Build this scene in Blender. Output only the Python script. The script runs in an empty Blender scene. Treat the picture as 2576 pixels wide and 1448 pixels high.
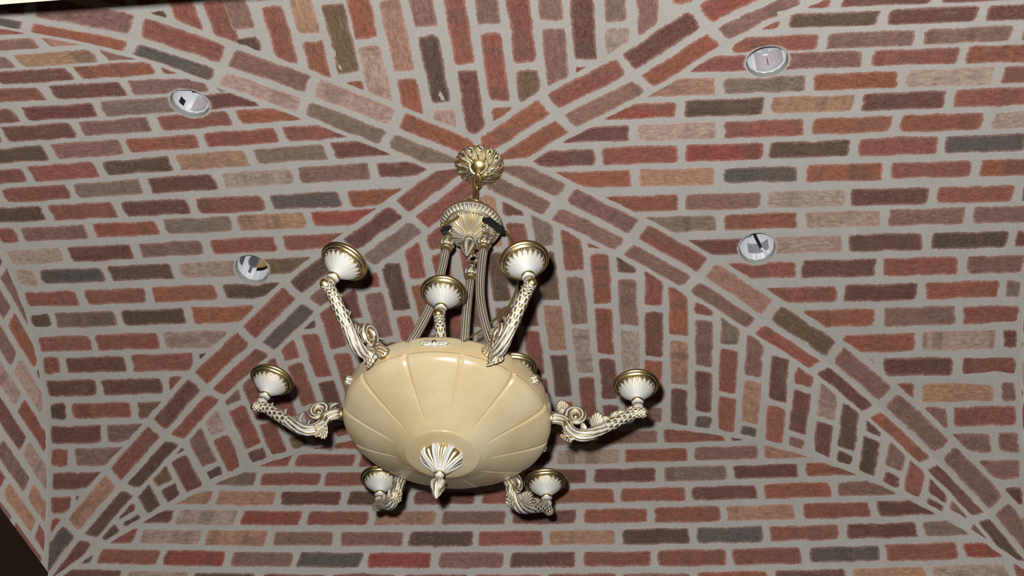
import bpy, bmesh, math, random
from mathutils import Vector, Matrix
from mathutils.geometry import delaunay_2d_cdt

random.seed(7)
S = bpy.context.scene
COL = S.collection
PI = math.pi

# ------------------------------------------------------------------ camera, light, exposure
CAM = Vector((0.421805, -1.672153, -2.21744))          # metres; the crown of the vault is the origin
PITCH, YAW, ROLL, FPX = 0.802349, -0.182991, 0.093332, 2780.11
fw = Vector((math.sin(YAW)*math.cos(PITCH), math.cos(YAW)*math.cos(PITCH), math.sin(PITCH)))
r0 = Vector((math.cos(YAW), -math.sin(YAW), 0)); u0 = r0.cross(fw)
cr = r0*math.cos(ROLL) + u0*math.sin(ROLL)
cu = -r0*math.sin(ROLL) + u0*math.cos(ROLL)
cd = bpy.data.cameras.new('camera'); co = bpy.data.objects.new('camera', cd); COL.objects.link(co)
M = Matrix((cr, cu, -fw)).transposed().to_4x4(); M.translation = CAM
co.matrix_world = M
cd.sensor_fit = 'HORIZONTAL'; cd.sensor_width = 36.0; cd.lens = FPX/2576*36; cd.clip_start = 0.01
S.camera = co

W = bpy.data.worlds.new('world'); S.world = W; W.use_nodes = True
W.node_tree.nodes['Background'].inputs[0].default_value = (0.9, 0.85, 0.75, 1)
W.node_tree.nodes['Background'].inputs[1].default_value = 0.004
fl = bpy.data.lights.new('camera_flash', 'POINT'); fl.energy = 318; fl.shadow_soft_size = 0.014
fl.color = (1.0, 1.0, 1.0)
fo = bpy.data.objects.new('camera_flash', fl); COL.objects.link(fo)
fo.location = CAM - cr*0.035 + cu*0.058 + fw*0.0
S.view_settings.view_transform = 'Standard'; S.view_settings.look = 'None'
S.view_settings.gamma = 1; S.view_settings.use_curve_mapping = False
S.view_settings.exposure = 0.0

# ------------------------------------------------------------------ helpers
def lin(c):
    return tuple((v/255/12.92 if v/255 <= .04045 else ((v/255+.055)/1.055)**2.4) for v in c)

def link(name, me, parent=None, mats=(), kind=None, label=None, cat=None, group=None, mw=None):
    o = bpy.data.objects.new(name, me); COL.objects.link(o)
    if me is not None:
        for m in mats: me.materials.append(m)
    if parent: o.parent = parent
    if mw is not None: o.matrix_local = mw
    if kind: o['kind'] = kind
    if label: o['label'] = label
    if cat: o['category'] = cat
    if group: o['group'] = group
    return o

def mesh(name, v, f, smooth=False, mi=None, attr=None):
    me = bpy.data.meshes.new(name); me.from_pydata([tuple(p) for p in v], [], f)
    if smooth: me.polygons.foreach_set('use_smooth', [True]*len(me.polygons))
    if mi: me.polygons.foreach_set('material_index', mi)
    if attr:
        for k, vals in attr.items():
            a = me.attributes.new(k, 'FLOAT', 'POINT'); a.data.foreach_set('value', vals)
    me.update()
    return me

class MB:
    """collects vertices, faces and one point attribute ('wash') into one mesh"""
    def __init__(s): s.v = []; s.f = []; s.w = []; s.m = []
    def add(s, v, f, w=None, mi=0):
        n = len(s.v); s.v += [Vector(p) for p in v]; s.f += [tuple(i+n for i in q) for q in f]
        s.w += list(w) if w else [0.5]*len(v); s.m += [mi]*len(f)
    def box(s, c, d, mi=0, R=None):
        R = R or Matrix.Identity(3); c = Vector(c)
        vs = [c + R @ Vector((x*d[0]/2, y*d[1]/2, z*d[2]/2)) for z in (-1, 1) for y in (-1, 1) for x in (-1, 1)]
        s.add(vs, [(0,2,3,1),(4,5,7,6),(0,1,5,4),(2,6,7,3),(0,4,6,2),(1,3,7,5)], None, mi)
    def lathe(s, prof, n=48, fn=None, T=None, cap=(False, False), mi=0):
        """prof = [(r,z,wash)], fn(i,theta,r,z) -> (r, z, wash)"""
        v = []; w = []; f = []
        for i, p in enumerate(prof):
            for j in range(n):
                t = 2*PI*j/n; r, z = p[0], p[1]; ww = p[2] if len(p) > 2 else .5
                if fn: r, z, ww = fn(i, t, r, z, ww)
                q = Vector((r*math.cos(t), r*math.sin(t), z))
                v.append(T @ q if T else q); w.append(ww)
        for i in range(len(prof)-1):
            for j in range(n):
                a = i*n+j; b = i*n+(j+1) % n
                f.append((a, b, b+n, a+n))
        if cap[0]: f.append(tuple(range(n))[::-1])
        if cap[1]: f.append(tuple(range((len(prof)-1)*n, len(prof)*n)))
        s.add(v, f, w, mi)
    def sweep(s, pts, rad, n=12, fn=None, mi=0, cap=True, wash=.5):
        """tube along pts with radii; fn(u,theta,r)->(r,wash)"""
        N = len(pts); P = [Vector(p) for p in pts]; v = []; f = []; w = []
        T = [(P[min(i+1, N-1)]-P[max(i-1, 0)]).normalized() for i in range(N)]
        up = Vector((0, 0, 1)) if abs(T[0].z) < .9 else Vector((0, 1, 0))
        nrm = T[0].cross(up).normalized()
        for i in range(N):
            nrm = (nrm - T[i]*nrm.dot(T[i])).normalized(); b = T[i].cross(nrm)
            r = rad[i] if hasattr(rad, '__len__') else rad
            for j in range(n):
                t = 2*PI*j/n; rr, ww = (fn(i/(N-1), t, r) if fn else (r, wash))
                v.append(P[i] + (nrm*math.cos(t) + b*math.sin(t))*rr); w.append(ww)
        for i in range(N-1):
            for j in range(n):
                a = i*n+j; c = i*n+(j+1) % n
                f.append((a, c, c+n, a+n))
        if cap: f.append(tuple(range(n))[::-1]); f.append(tuple(range((N-1)*n, N*n)))
        s.add(v, f, w, mi)
    def mesh(s, name, smooth=True):
        return mesh(name, s.v, s.f, smooth, s.m, {'wash': s.w})

def spline(pts, n):
    """Catmull-Rom through tuples of any length, n samples"""
    P = [tuple(p) for p in pts]; P = [tuple(2*a-b for a, b in zip(P[0], P[1]))] + P + [tuple(2*a-b for a, b in zip(P[-1], P[-2]))]
    segs = len(P)-3; out = []
    for i in range(n):
        u = i/(n-1)*segs; k = min(int(u), segs-1); t = u-k
        a, b, c, d = P[k:k+4]
        out.append(tuple(.5*(2*q+(r-p)*t+(2*p-5*q+4*r-e)*t*t+(3*q-p-3*r+e)*t**3) for p, q, r, e in zip(a, b, c, d)))
    return out

def sstep(a, b, x):
    t = min(max((x-a)/(b-a), 0), 1); return t*t*(3-2*t)

# ------------------------------------------------------------------ materials
def mat(name):
    m = bpy.data.materials.new(name); m.use_nodes = True
    nt = m.node_tree; b = nt.nodes['Principled BSDF']
    return m, nt, b
def N(nt, t, **k):
    n = nt.nodes.new(t)
    for a, v in k.items():
        if a.startswith('i_'):
            key = a[2:]; key = int(key) if key.isdigit() else key.replace('_', ' ')
            n.inputs[key].default_value = v
        else: setattr(n, a, v)
    return n
def noise(nt, vec, scale, detail=4, rough=.6):
    n = N(nt, 'ShaderNodeTexNoise', i_Scale=scale, i_Detail=detail, i_Roughness=rough)
    nt.links.new(vec, n.inputs['Vector']); return n.outputs['Fac']
def ramp(nt, fac, a, b):
    n = N(nt, 'ShaderNodeMapRange', i_1=a, i_2=b); n.clamp = True
    nt.links.new(fac, n.inputs[0]); return n.outputs[0]
def mixc(nt, fac, a, b, mode='MIX'):
    n = N(nt, 'ShaderNodeMix', data_type='RGBA', blend_type=mode)
    if isinstance(fac, (int, float)): n.inputs[0].default_value = fac
    else: nt.links.new(fac, n.inputs[0])
    for i, x in ((6, a), (7, b)):
        if isinstance(x, tuple): n.inputs[i].default_value = (*x[:3], 1)
        else: nt.links.new(x, n.inputs[i])
    return n.outputs[2]
def math2(nt, op, a, b=0.0):
    n = N(nt, 'ShaderNodeMath', operation=op)
    for i, x in enumerate((a, b)):
        if isinstance(x, (int, float)): n.inputs[i].default_value = x
        else: nt.links.new(x, n.inputs[i])
    return n.outputs[0]
def bump(nt, b, h, strength=.3, dist=.002):
    n = N(nt, 'ShaderNodeBump', i_Strength=strength, i_Distance=dist)
    nt.links.new(h, n.inputs['Height']); nt.links.new(n.outputs[0], b.inputs['Normal'])

def plain(name, rgb, rough=.6, metal=0, var=.12, scale=60, spec=.5):
    m, nt, b = mat(name)
    tc = N(nt, 'ShaderNodeTexCoord').outputs['Object']
    f = noise(nt, tc, scale)
    c = lin(rgb)
    nt.links.new(mixc(nt, f, tuple(x*(1-var) for x in c), tuple(min(x*(1+var), 1) for x in c)), b.inputs['Base Color'])
    b.inputs['Roughness'].default_value = rough; b.inputs['Metallic'].default_value = metal
    b.inputs['Specular IOR Level'].default_value = spec
    return m

MORTAR_RGB = lin((178, 173, 167))
def mortar_mat():
    m, nt, b = mat('mortar')
    tc = N(nt, 'ShaderNodeTexCoord').outputs['Object']
    f1 = noise(nt, tc, 14, 5); f2 = noise(nt, tc, 420, 3, .7)
    c = mixc(nt, ramp(nt, f1, .3, .7), tuple(x*.93 for x in MORTAR_RGB), tuple(x*1.05 for x in MORTAR_RGB))
    c = mixc(nt, ramp(nt, f2, .35, .75), c, lin((150, 146, 138)), 'MIX')
    nt.links.new(c, b.inputs['Base Color'])
    b.inputs['Diffuse Roughness'].default_value = 1.0
    b.inputs['Roughness'].default_value = .95; b.inputs['Specular IOR Level'].default_value = .15
    bump(nt, b, noise(nt, tc, 260, 4, .7), .35, .0015)
    return m
def brick_mat():
    m, nt, b = mat('old_brick')
    oi = N(nt, 'ShaderNodeObjectInfo'); rnd = oi.outputs['Random']
    tc = N(nt, 'ShaderNodeTexCoord').outputs['Object']
    ofs = N(nt, 'ShaderNodeCombineXYZ'); nt.links.new(math2(nt, 'MULTIPLY', rnd, 37.0), ofs.inputs[0]); nt.links.new(math2(nt, 'MULTIPLY', rnd, 91.0), ofs.inputs[2])
    ad = N(nt, 'ShaderNodeVectorMath', operation='ADD'); nt.links.new(tc, ad.inputs[0]); nt.links.new(ofs.outputs[0], ad.inputs[1])
    vec = ad.outputs[0]
    st = N(nt, 'ShaderNodeVectorMath', operation='MULTIPLY'); nt.links.new(vec, st.inputs[0]); st.inputs[1].default_value = (.45, 1, 1)
    sv = st.outputs[0]
    base = oi.outputs['Color']
    n_big = noise(nt, sv, 24, 3); n_mid = noise(nt, sv, 130, 6, .78); n_fine = noise(nt, vec, 800, 1, .5); n_edge = noise(nt, vec, 110, 5, .75)
    hs = N(nt, 'ShaderNodeHueSaturation', i_Value=.62, i_Saturation=1.0); nt.links.new(base, hs.inputs['Color'])
    hl = N(nt, 'ShaderNodeHueSaturation', i_Value=1.30, i_Saturation=.98); nt.links.new(base, hl.inputs['Color'])
    c = mixc(nt, ramp(nt, n_mid, .34, .66), hs.outputs[0], hl.outputs[0])
    # large burnt or smoky patches on some bricks
    pf = math2(nt, 'MULTIPLY', ramp(nt, n_big, .50, .64), math2(nt, 'MULTIPLY', rnd, .55))
    c = mixc(nt, pf, c, lin((112, 88, 74)))
    # kiln flashing: darker bands across some bricks
    bx = N(nt, 'ShaderNodeVectorMath', operation='MULTIPLY'); nt.links.new(vec, bx.inputs[0]); bx.inputs[1].default_value = (1, .12, .12)
    bf = math2(nt, 'MULTIPLY', ramp(nt, noise(nt, bx.outputs[0], 17, 2), .52, .60), math2(nt, 'MULTIPLY', math2(nt, 'FRACT', math2(nt, 'MULTIPLY', rnd, 7.31)), .55))
    c = mixc(nt, bf, c, lin((84, 68, 60)))
    # soot mottling
    c = mixc(nt, math2(nt, 'MULTIPLY', ramp(nt, noise(nt, vec, 75, 6, .8), .50, .66), .38), c, lin((78, 60, 52)))
    # lime bloom in streaks
    lf = math2(nt, 'MULTIPLY', ramp(nt, noise(nt, sv, 60, 6, .8), .58, .76), .34)
    c = mixc(nt, lf, c, lin((182, 160, 142)))
    # pale specks put into the colour as flash sparkle, and dark pits
    c = mixc(nt, math2(nt, 'MULTIPLY', ramp(nt, n_fine, .58, .72), .5), c, lin((196, 176, 160)))
    c = mixc(nt, math2(nt, 'MULTIPLY', ramp(nt, noise(nt, vec, 300, 2), .64, .72), .35), c, lin((60, 44, 38)))
    # worn arrises: lighter clay, then a smear of mortar
    ed = N(nt, 'ShaderNodeAttribute', attribute_name='edge').outputs['Fac']
    inv = math2(nt, 'SUBTRACT', 1.0, ed)
    e1 = math2(nt, 'ADD', inv, math2(nt, 'MULTIPLY', math2(nt, 'SUBTRACT', n_edge, .5), 1.5))
    c = mixc(nt, math2(nt, 'MULTIPLY', ramp(nt, e1, .25, .80), .42), c, lin((182, 144, 128)))
    c = mixc(nt, ramp(nt, e1, .80, 1.14), c, MORTAR_RGB)
    nt.links.new(c, b.inputs['Base Color'])
    b.inputs['Diffuse Roughness'].default_value = 1.0
    b.inputs['Roughness'].default_value = .92; b.inputs['Specular IOR Level'].default_value = .2
    h = math2(nt, 'ADD', n_mid, math2(nt, 'MULTIPLY', n_fine, .35))
    bump(nt, b, h, .35, .002)
    return m
def brass_mat(name, white, rough=.26):
    """antique brass; the casting's white wash follows the attribute 'wash' (1 = washed hollow)"""
    m, nt, b = mat(name)
    tc = N(nt, 'ShaderNodeTexCoord').outputs['Object']
    at = N(nt, 'ShaderNodeAttribute', attribute_name='wash').outputs['Fac']
    nz = noise(nt, tc, 300, 3, .7); n2 = noise(nt, tc, 45, 3)
    k = math2(nt, 'ADD', at, math2(nt, 'MULTIPLY', math2(nt, 'SUBTRACT', nz, .5), .40))
    k = math2(nt, 'ADD', k, math2(nt, 'MULTIPLY', math2(nt, 'SUBTRACT', n2, .5), .30))
    k = ramp(nt, k, .62-white*.5, .80-white*.5)
    brass = mixc(nt, n2, lin((176, 152, 98)), lin((214, 194, 142)))
    nt.links.new(mixc(nt, k, brass, lin((176, 174, 169))), b.inputs['Base Color'])
    nt.links.new(math2(nt, 'SUBTRACT', 1.0, k), b.inputs['Metallic'])
    nt.links.new(math2(nt, 'ADD', rough, math2(nt, 'MULTIPLY', k, .60-rough)), b.inputs['Roughness'])
    return m
def stone_mat():
    m, nt, b = mat('alabaster')
    tc = N(nt, 'ShaderNodeTexCoord').outputs['Object']
    f = noise(nt, tc, 9, 5, .6); g = noise(nt, tc, 34, 4)
    c = mixc(nt, ramp(nt, f, .35, .66), lin((183, 167, 135)), lin((172, 152, 114)))
    c = mixc(nt, math2(nt, 'MULTIPLY', ramp(nt, g, .55, .75), .3), c, lin((186, 174, 147)))
    at = N(nt, 'ShaderNodeAttribute', attribute_name='wash').outputs['Fac']   # ochre stain lodged in the carved grooves
    c = mixc(nt, math2(nt, 'MULTIPLY', at, .55), c, lin((178, 138, 78)))
    nt.links.new(c, b.inputs['Base Color'])
    b.inputs['Roughness'].default_value = .24; b.inputs['Specular IOR Level'].default_value = .6
    b.inputs['Subsurface Weight'].default_value = .12; b.inputs['Subsurface Radius'].default_value = (.012, .009, .006)
    b.inputs['Subsurface Scale'].default_value = 1.0
    return m

MO = mortar_mat(); BR = brick_mat()
BRASS = brass_mat('brass_polished', 0.0, .34); WASH = brass_mat('brass_whitewashed', .62, .40); WASH2 = brass_mat('brass_half_washed', .42, .44)
STONE = stone_mat()
def wood_mat():
    m, nt, b = mat('dark_stained_wood')
    tc = N(nt, 'ShaderNodeTexCoord').outputs['Object']
    mp = N(nt, 'ShaderNodeMapping'); mp.inputs['Scale'].default_value = (3, 3, 60); nt.links.new(tc, mp.inputs[0])
    f = noise(nt, mp.outputs[0], 3, 5)
    nt.links.new(mixc(nt, f, lin((28, 17, 11)), lin((58, 38, 26))), b.inputs['Base Color'])
    b.inputs['Roughness'].default_value = .6; b.inputs['Specular IOR Level'].default_value = .3
    return m
WOOD = wood_mat()
CREAM = plain('cream_plaster', (214, 206, 176), .9, scale=8, var=.04)
WHITEP = plain('white_enamel', (200, 202, 206), .45, var=.03)
GREYCUT = plain('cut_mortar', (160, 160, 156), .95, var=.2, scale=200)
PAPER = plain('paper_label', (210, 210, 213), .6, var=.02)
REDINK = plain('red_ink', (196, 70, 80), .7, var=.02); BLACKINK = plain('black_ink', (70, 70, 84), .7, var=.02)
STEEL = plain('bright_steel', (190, 194, 198), .30, 1, var=.06); BLACKP = plain('black_rubber_and_shade', (16, 16, 20), .6, var=.3)  # the black also serves the painted shade band in one can
TAPE = plain('black_tape', (14, 14, 15), .75, var=.4, scale=300)
PALEWOOD = plain('bare_timber', (190, 146, 96), .8, var=.2, scale=40)
CORDM = plain('clear_gold_cord', (112, 98, 46), .35, .3, var=.15)
COPPER = plain('thin_copper_wire', (110, 62, 44), .4, .6)
SOCKET = plain('grey_cast_metal', (142, 146, 150), .5, .5, var=.2, scale=200)

# ------------------------------------------------------------------ vault geometry
AL, AR, BF, BB = 1.332662, 1.359793, 0.96716, 0.870415
C1, C2, C3 = 0.228625, 0.404588, -0.11229
YW, XL, XR, YB = 1.017854, -1.382306, 1.380, -0.945
LM = 0.2065                       # brick length module
BW, JT = 0.0530, 0.0178           # brick width, head joint
def hz(s): s *= s; return C1*s + C2*s*s + C3*s**3
class Web:
    """one developable barrel: kind 'x' has its courses along x (left, right), 'y' along y (front, back)"""
    def __init__(s, kind):
        s.kind = kind; s.tab = {}
        for sg in (1, -1):
            b = (BF if sg > 0 else BB) if kind == 'x' else (AR if sg > 0 else AL)
            n = 600; T = [0]; Z = [0]; A = [0]
            for i in range(1, n+1):
                t = 1.12*b*i/n; z = -hz(t/b); A.append(A[-1] + math.hypot(t-T[-1], z-Z[-1])); T.append(t); Z.append(z)
            s.tab[sg] = (b, T, Z, A)
    def sig(s, t):
        sg = 1 if t >= 0 else -1; b, T, Z, A = s.tab[sg]; a = abs(t)/T[-1]*600; k = min(int(a), 599); return sg*(A[k]+(A[k+1]-A[k])*(a-k))
    def inv(s, g):
        sg = 1 if g >= 0 else -1; b, T, Z, A = s.tab[sg]; a = min(abs(g), A[-1]*.9999); lo, hi = 0, 600
        while hi-lo > 1:
            m = (lo+hi)//2
            if A[m] <= a: lo = m
            else: hi = m
        f = (a-A[lo])/(A[hi]-A[lo]); t = T[lo]+(T[hi]-T[lo])*f; z = Z[lo]+(Z[hi]-Z[lo])*f
        dt, dz = (T[hi]-T[lo])/(A[hi]-A[lo]), (Z[hi]-Z[lo])/(A[hi]-A[lo])
        return sg*t, z, sg*dz, -dt            # position and downward normal (t and z components)
    def p(s, u, g, off=0.0):
        t, z, nt_, nz_ = s.inv(g)
        x, y = (u, t) if s.kind == 'x' else (t, u)
        z += groin_fix(x, y, s.kind)
        t += nt_*off; z += nz_*off
        return Vector((u, t, z)) if s.kind == 'x' else Vector((t, u, z))
    def dev(s, x, y): return (x, s.sig(y)) if s.kind == 'x' else (y, s.sig(x))
class Wall:
    """flat wall: u along it, g = height"""
    def __init__(s, axis, val, sgn): s.axis, s.val, s.sgn = axis, val, sgn
    def p(s, u, g, off=0.0):
        v = s.val + s.sgn*off
        return Vector((u, v, g)) if s.axis == 1 else Vector((v, u, g))
WX, WY = Web('x'), Web('y')

PAL = {'r': (140, 82, 70), 'R': (150, 74, 61), 'o': (148, 88, 67), 'm': (108, 68, 63), 'd': (90, 70, 59), 'b': (112, 90, 66),
       'g': (128, 109, 96), 'k': (90, 84, 80), 'u': (132, 99, 91), 'p': (172, 148, 135), 't': (168, 128, 104)}
ANY = 'rrrrooommmuudgptrmk'
# groin centre lines in plan: the cross joints of the paired rib courses
GROIN = {
 'bl': [(0,0),(-.203,-.125),(-.382,-.241),(-.556,-.356),(-.716,-.473),(-.890,-.577),(-1.045,-.685),(-1.19,-.780),(-1.31,-.860),(-1.40,-.920)],
 'br': [(0,0),(.211,-.142),(.396,-.2465),(.565,-.375),(.735,-.484),(.895,-.585),(1.045,-.683),(1.19,-.775),(1.31,-.850),(1.40,-.905)],
 'fl': [(0,0),(-.207,.155),(-.376,.273),(-.553,.397),(-.713,.523),(-.877,.637),(-1.016,.744),(-1.155,.842),(-1.280,.929),(-1.375,1.003),(-1.43,1.05)],
 'fr': [(0,0),(.188,.132),(.369,.257),(.541,.378),(.711,.504),(.876,.610),(1.016,.713),(1.158,.816),(1.282,.910),(1.372,.985),(1.43,1.03)]}
HOLES = {'l': [(-.679,-.248),(-.678,.301)], 'r': [(.698,-.264),(.696,.302)]}
HR = .0465
REF = {'l': (-1.0, 0), 'r': (1.0, 0), 'f': (0, .8), 'b': (0, -.7)}
WEB = {'l': (WX, 'bl', 'fl'), 'r': (WX, 'br', 'fr'), 'f': (WY, 'fl', 'fr'), 'b': (WY, 'bl', 'br')}

GFIX = {}
def groin_fix(x, y, kind):
    """the two barrels are eased to one height along their built groin, which strays a little from the true crease"""
    key = ('f' if y >= 0 else 'b')+('r' if x >= 0 else 'l')
    if key not in GFIX:
        L = spline(GROIN[key], 80); q = []
        for gx, gy in L:
            zx = -hz(gy/(BF if gy > 0 else BB)); zy = -hz(gx/(AR if gx > 0 else AL)); q.append((gx, gy, (zy-zx)/2))
        GFIX[key] = q
    L = GFIX[key]; ax = abs(x)+abs(y); lo, hi = 0, len(L)-1
    while hi-lo > 1:
        m = (lo+hi)//2
        if abs(L[m][0])+abs(L[m][1]) <= ax: lo = m
        else: hi = m
    d = math.hypot(x-L[lo][0], y-L[lo][1]); k = max(0, 1-d/.25)
    return L[lo][2]*k*k*(3-2*k)*(1 if kind == 'x' else -1)
def clip(poly, a, b, keep):
    """keep the part of poly on the same side of line ab as point keep"""
    nx, ny = -(b[1]-a[1]), b[0]-a[0]
    d = lambda q: (q[0]-a[0])*nx + (q[1]-a[1])*ny
    if d(keep) < 0: nx, ny = -nx, -ny
    out = []
    for i in range(len(poly)):
        p, q = poly[i], poly[(i+1) % len(poly)]; dp, dq = d(p), d(q)
        if dp >= 0: out.append(p)
        if dp*dq < 0:
            t = dp/(dp-dq); out.append((p[0]+(q[0]-p[0])*t, p[1]+(q[1]-p[1])*t))
    return out
def area(P): return abs(sum(P[i][0]*P[(i+1) % len(P)][1]-P[(i+1) % len(P)][0]*P[i][1] for i in range(len(P))))/2
def offline(pts, d, ref):
    """offset a polyline by d towards the point ref"""
    out = []
    for i, p in enumerate(pts):
        a, b = pts[max(i-1, 0)], pts[min(i+1, len(pts)-1)]
        tx, ty = b[0]-a[0], b[1]-a[1]; l = math.hypot(tx, ty); nx, ny = -ty/l, tx/l
        m = pts[len(pts)//2]
        mx, my = pts[len(pts)//2+1][0]-m[0], pts[len(pts)//2+1][1]-m[1]
        if (-my*(ref[0]-m[0]) + mx*(ref[1]-m[1])) < 0: nx, ny = -nx, -ny
        out.append((p[0]+nx*d, p[1]+ny*d))
    return out

def clip_poly_line(poly, line, ref):
    """clip a small polygon by a polyline (its side holding ref stays); line starts at the crown"""
    xs = [p[0] for p in poly]; ys = [p[1] for p in poly]
    m = .015; x0, x1, y0, y1 = min(xs)-m, max(xs)+m, min(ys)-m, max(ys)+m
    ins = [i for i, q in enumerate(line) if x0 < q[0] < x1 and y0 < q[1] < y1]
    if len(ins) >= 2: a, b = line[ins[0]], line[ins[-1]]
    else:
        c = (sum(xs)/len(xs), sum(ys)/len(ys))
        k = min(range(len(line)), key=lambda i: (line[i][0]-c[0])**2+(line[i][1]-c[1])**2)
        k = min(max(k, 1), len(line)-2); a, b = line[k-1], line[k+1]
    # reference moved next to the line so that the side test is local
    tx, ty = b[0]-a[0], b[1]-a[1]; l = math.hypot(tx, ty) or 1e-9
    mid = line[len(line)//2]; mt = (line[len(line)//2+2][0]-mid[0], line[len(line)//2+2][1]-mid[1])
    side = 1 if (-mt[1]*(ref[0]-mid[0]) + mt[0]*(ref[1]-mid[1])) > 0 else -1
    keep = (a[0]-ty/l*side*.1, a[1]+tx/l*side*.1)
    return clip(poly, a, b, keep)

def shape(poly, holes=(), rad=.0135):
    """round the corners, make the edges uneven, push out of the round holes"""
    n = len(poly)
    if n < 3 or area(poly) < 1.3e-4: return None
    # merge close points
    q = [p for i, p in enumerate(poly) if math.dist(p, poly[i-1]) > .004]
    if len(q) < 3: return None
    out = []; n = len(q)
    for i in range(n):
        a, b, c = q[i-1], q[i], q[(i+1) % n]
        la, lc = math.dist(a, b), math.dist(c, b); r = min(rad*random.uniform(.6, 1.5), la*.4, lc*.4)
        p1 = tuple(b[k]+(a[k]-b[k])/la*r for k in (0, 1)); p2 = tuple(b[k]+(c[k]-b[k])/lc*r for k in (0, 1))
        out.append(p1); out.append(tuple(.18*(p1[k]+p2[k])+.64*b[k] for k in (0, 1))); out.append(p2)
        L = lc-2*r; m = int(L/.026)
        for j in range(1, m+1):
            t = (r + L*j/(m+1))/lc
            out.append((b[0]+(c[0]-b[0])*t, b[1]+(c[1]-b[1])*t))
    res = []
    cx = sum(p[0] for p in out)/len(out); cy = sum(p[1] for p in out)/len(out); ph = random.uniform(0, 6)
    for i, p in enumerate(out):
        l = math.hypot(p[0]-cx, p[1]-cy) or 1; d = random.gauss(0, .0012) + .0013*math.sin(i*.9+ph)*1.2
        res.append((p[0]+(p[0]-cx)/l*d, p[1]+(p[1]-cy)/l*d))
    for h in holes:
        R = HR+.004
        if min(math.dist(p, h) for p in res) < R or abs(h[1]-cy) < R and min(p[0] for p in res) < h[0] < max(p[0] for p in res):
            dense = []
            for i, p in enumerate(res):
                c = res[(i+1) % len(res)]; m = max(1, int(math.dist(p, c)/.007))
                dense += [(p[0]+(c[0]-p[0])*j/m, p[1]+(c[1]-p[1])*j/m) for j in range(m)]
            res = []
            split = abs(h[1]-cy) < R*.72
            for p in dense:
                d = math.dist(p, h)
                if d < R:
                    if split: p = (h[0]+(1 if cx > h[0] else -1)*math.sqrt(R*R-(p[1]-h[1])**2), p[1])
                    else: p = (p[0], h[1]+(1 if cy > h[1] else -1)*math.sqrt(R*R-(p[0]-h[0])**2))
                if not res or math.dist(p, res[-1]) > .003: res.append(p)
    return res

def brick(parent, surf, poly, col, axis, holes=(), lift=None):
    for h in holes:              # a hole in the run of a course parts the brick
        ys = [p[1] for p in poly]; xs = [p[0] for p in poly]
        if abs(sum(ys)/len(ys)-h[1]) < (HR+.004)*.72 and min(xs) < h[0] < max(xs):
            for sg in (-1, 1):
                q = clip(poly, (h[0]+sg*.006, 0), (h[0]+sg*.006, 1), (h[0]+sg, 0))
                if len(q) >= 3 and max(abs(p[0]-h[0]) for p in q) > HR+.014: brick(parent, surf, q, col, axis, holes, lift)
            return
    o = shape(poly, holes)
    if not o: return
    A = sum(o[i][0]*o[(i+1) % len(o)][1]-o[(i+1) % len(o)][0]*o[i][1] for i in range(len(o)))
    if A < 0: o.reverse()
    n = len(o); cx = sum(p[0] for p in o)/n; cy = sum(p[1] for p in o)/n
    lift = random.uniform(.0008, .0026) if lift is None else lift
    # local frame: X along the brick, Z out of the face
    c0 = surf.p(cx, cy); ex = (surf.p(cx+axis[0]*.02, cy+axis[1]*.02)-c0).normalized()
    ez = (surf.p(cx, cy, .01)-c0).normalized(); ex = (ex-ez*ex.dot(ez)).normalized(); ey = ez.cross(ex)
    R = Matrix((ex, ey, ez)).transposed().to_4x4(); R.translation = c0; Ri = R.inverted()
    al = math.hypot(*axis); ax = (axis[0]/al, axis[1]/al)
    pr = [(p[0]-cx)*ax[0]+(p[1]-cy)*ax[1] for p in o]; pq = [(p[1]-cy)*ax[0]-(p[0]-cx)*ax[1] for p in o]
    sp = max(0, ((max(pr)-min(pr))-(max(pq)-min(pq)))*.42)
    ins = []
    for p, q in zip(o, pr):          # inner ring: towards the brick's spine
        t = min(max(q, -sp), sp); d = (cx+ax[0]*t-p[0], cy+ax[1]*t-p[1]); l = math.hypot(*d) or 1
        w = min(.0115, l*.55); ins.append((p[0]+d[0]/l*w, p[1]+d[1]/l*w))
    v = [Ri @ surf.p(p[0], p[1], -.004) for p in o] + [Ri @ surf.p(p[0], p[1], lift*.35) for p in o] + [Ri @ surf.p(p[0], p[1], lift) for p in ins]
    f = []
    flip = (Ri.to_3x3() @ (surf.p(cx+.01, cy)-c0)).cross(Ri.to_3x3() @ (surf.p(cx, cy+.01)-c0)).z < 0
    for i in range(n):
        j = (i+1) % n
        f.append((i, j, n+j, n+i)); f.append((n+i, n+j, 2*n+j, 2*n+i))
    v.append(Ri @ surf.p(sum(q[0] for q in ins)/n, sum(q[1] for q in ins)/n, lift))
    f += [(2*n+i, 2*n+(i+1) % n, 3*n) for i in range(n)]
    if flip: f = [q[::-1] for q in f]
    me = mesh('brick', v, f, False, None, {'edge': [0.0]*(2*n)+[1.0]*(n+1)})
    ob = link('brick', me, parent, (BR,), mw=R)
    k = random.uniform(.80, .98); rgb = lin(PAL[col])
    ob.color = (*[min(1, x*k*random.uniform(.95, 1.05)) for x in rgb], 1)
    return ob

def groin_dev(web, key, n=160):
    pl = spline(GROIN[key], n)
    return [web.dev(x, y) for x, y in pl]

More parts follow.
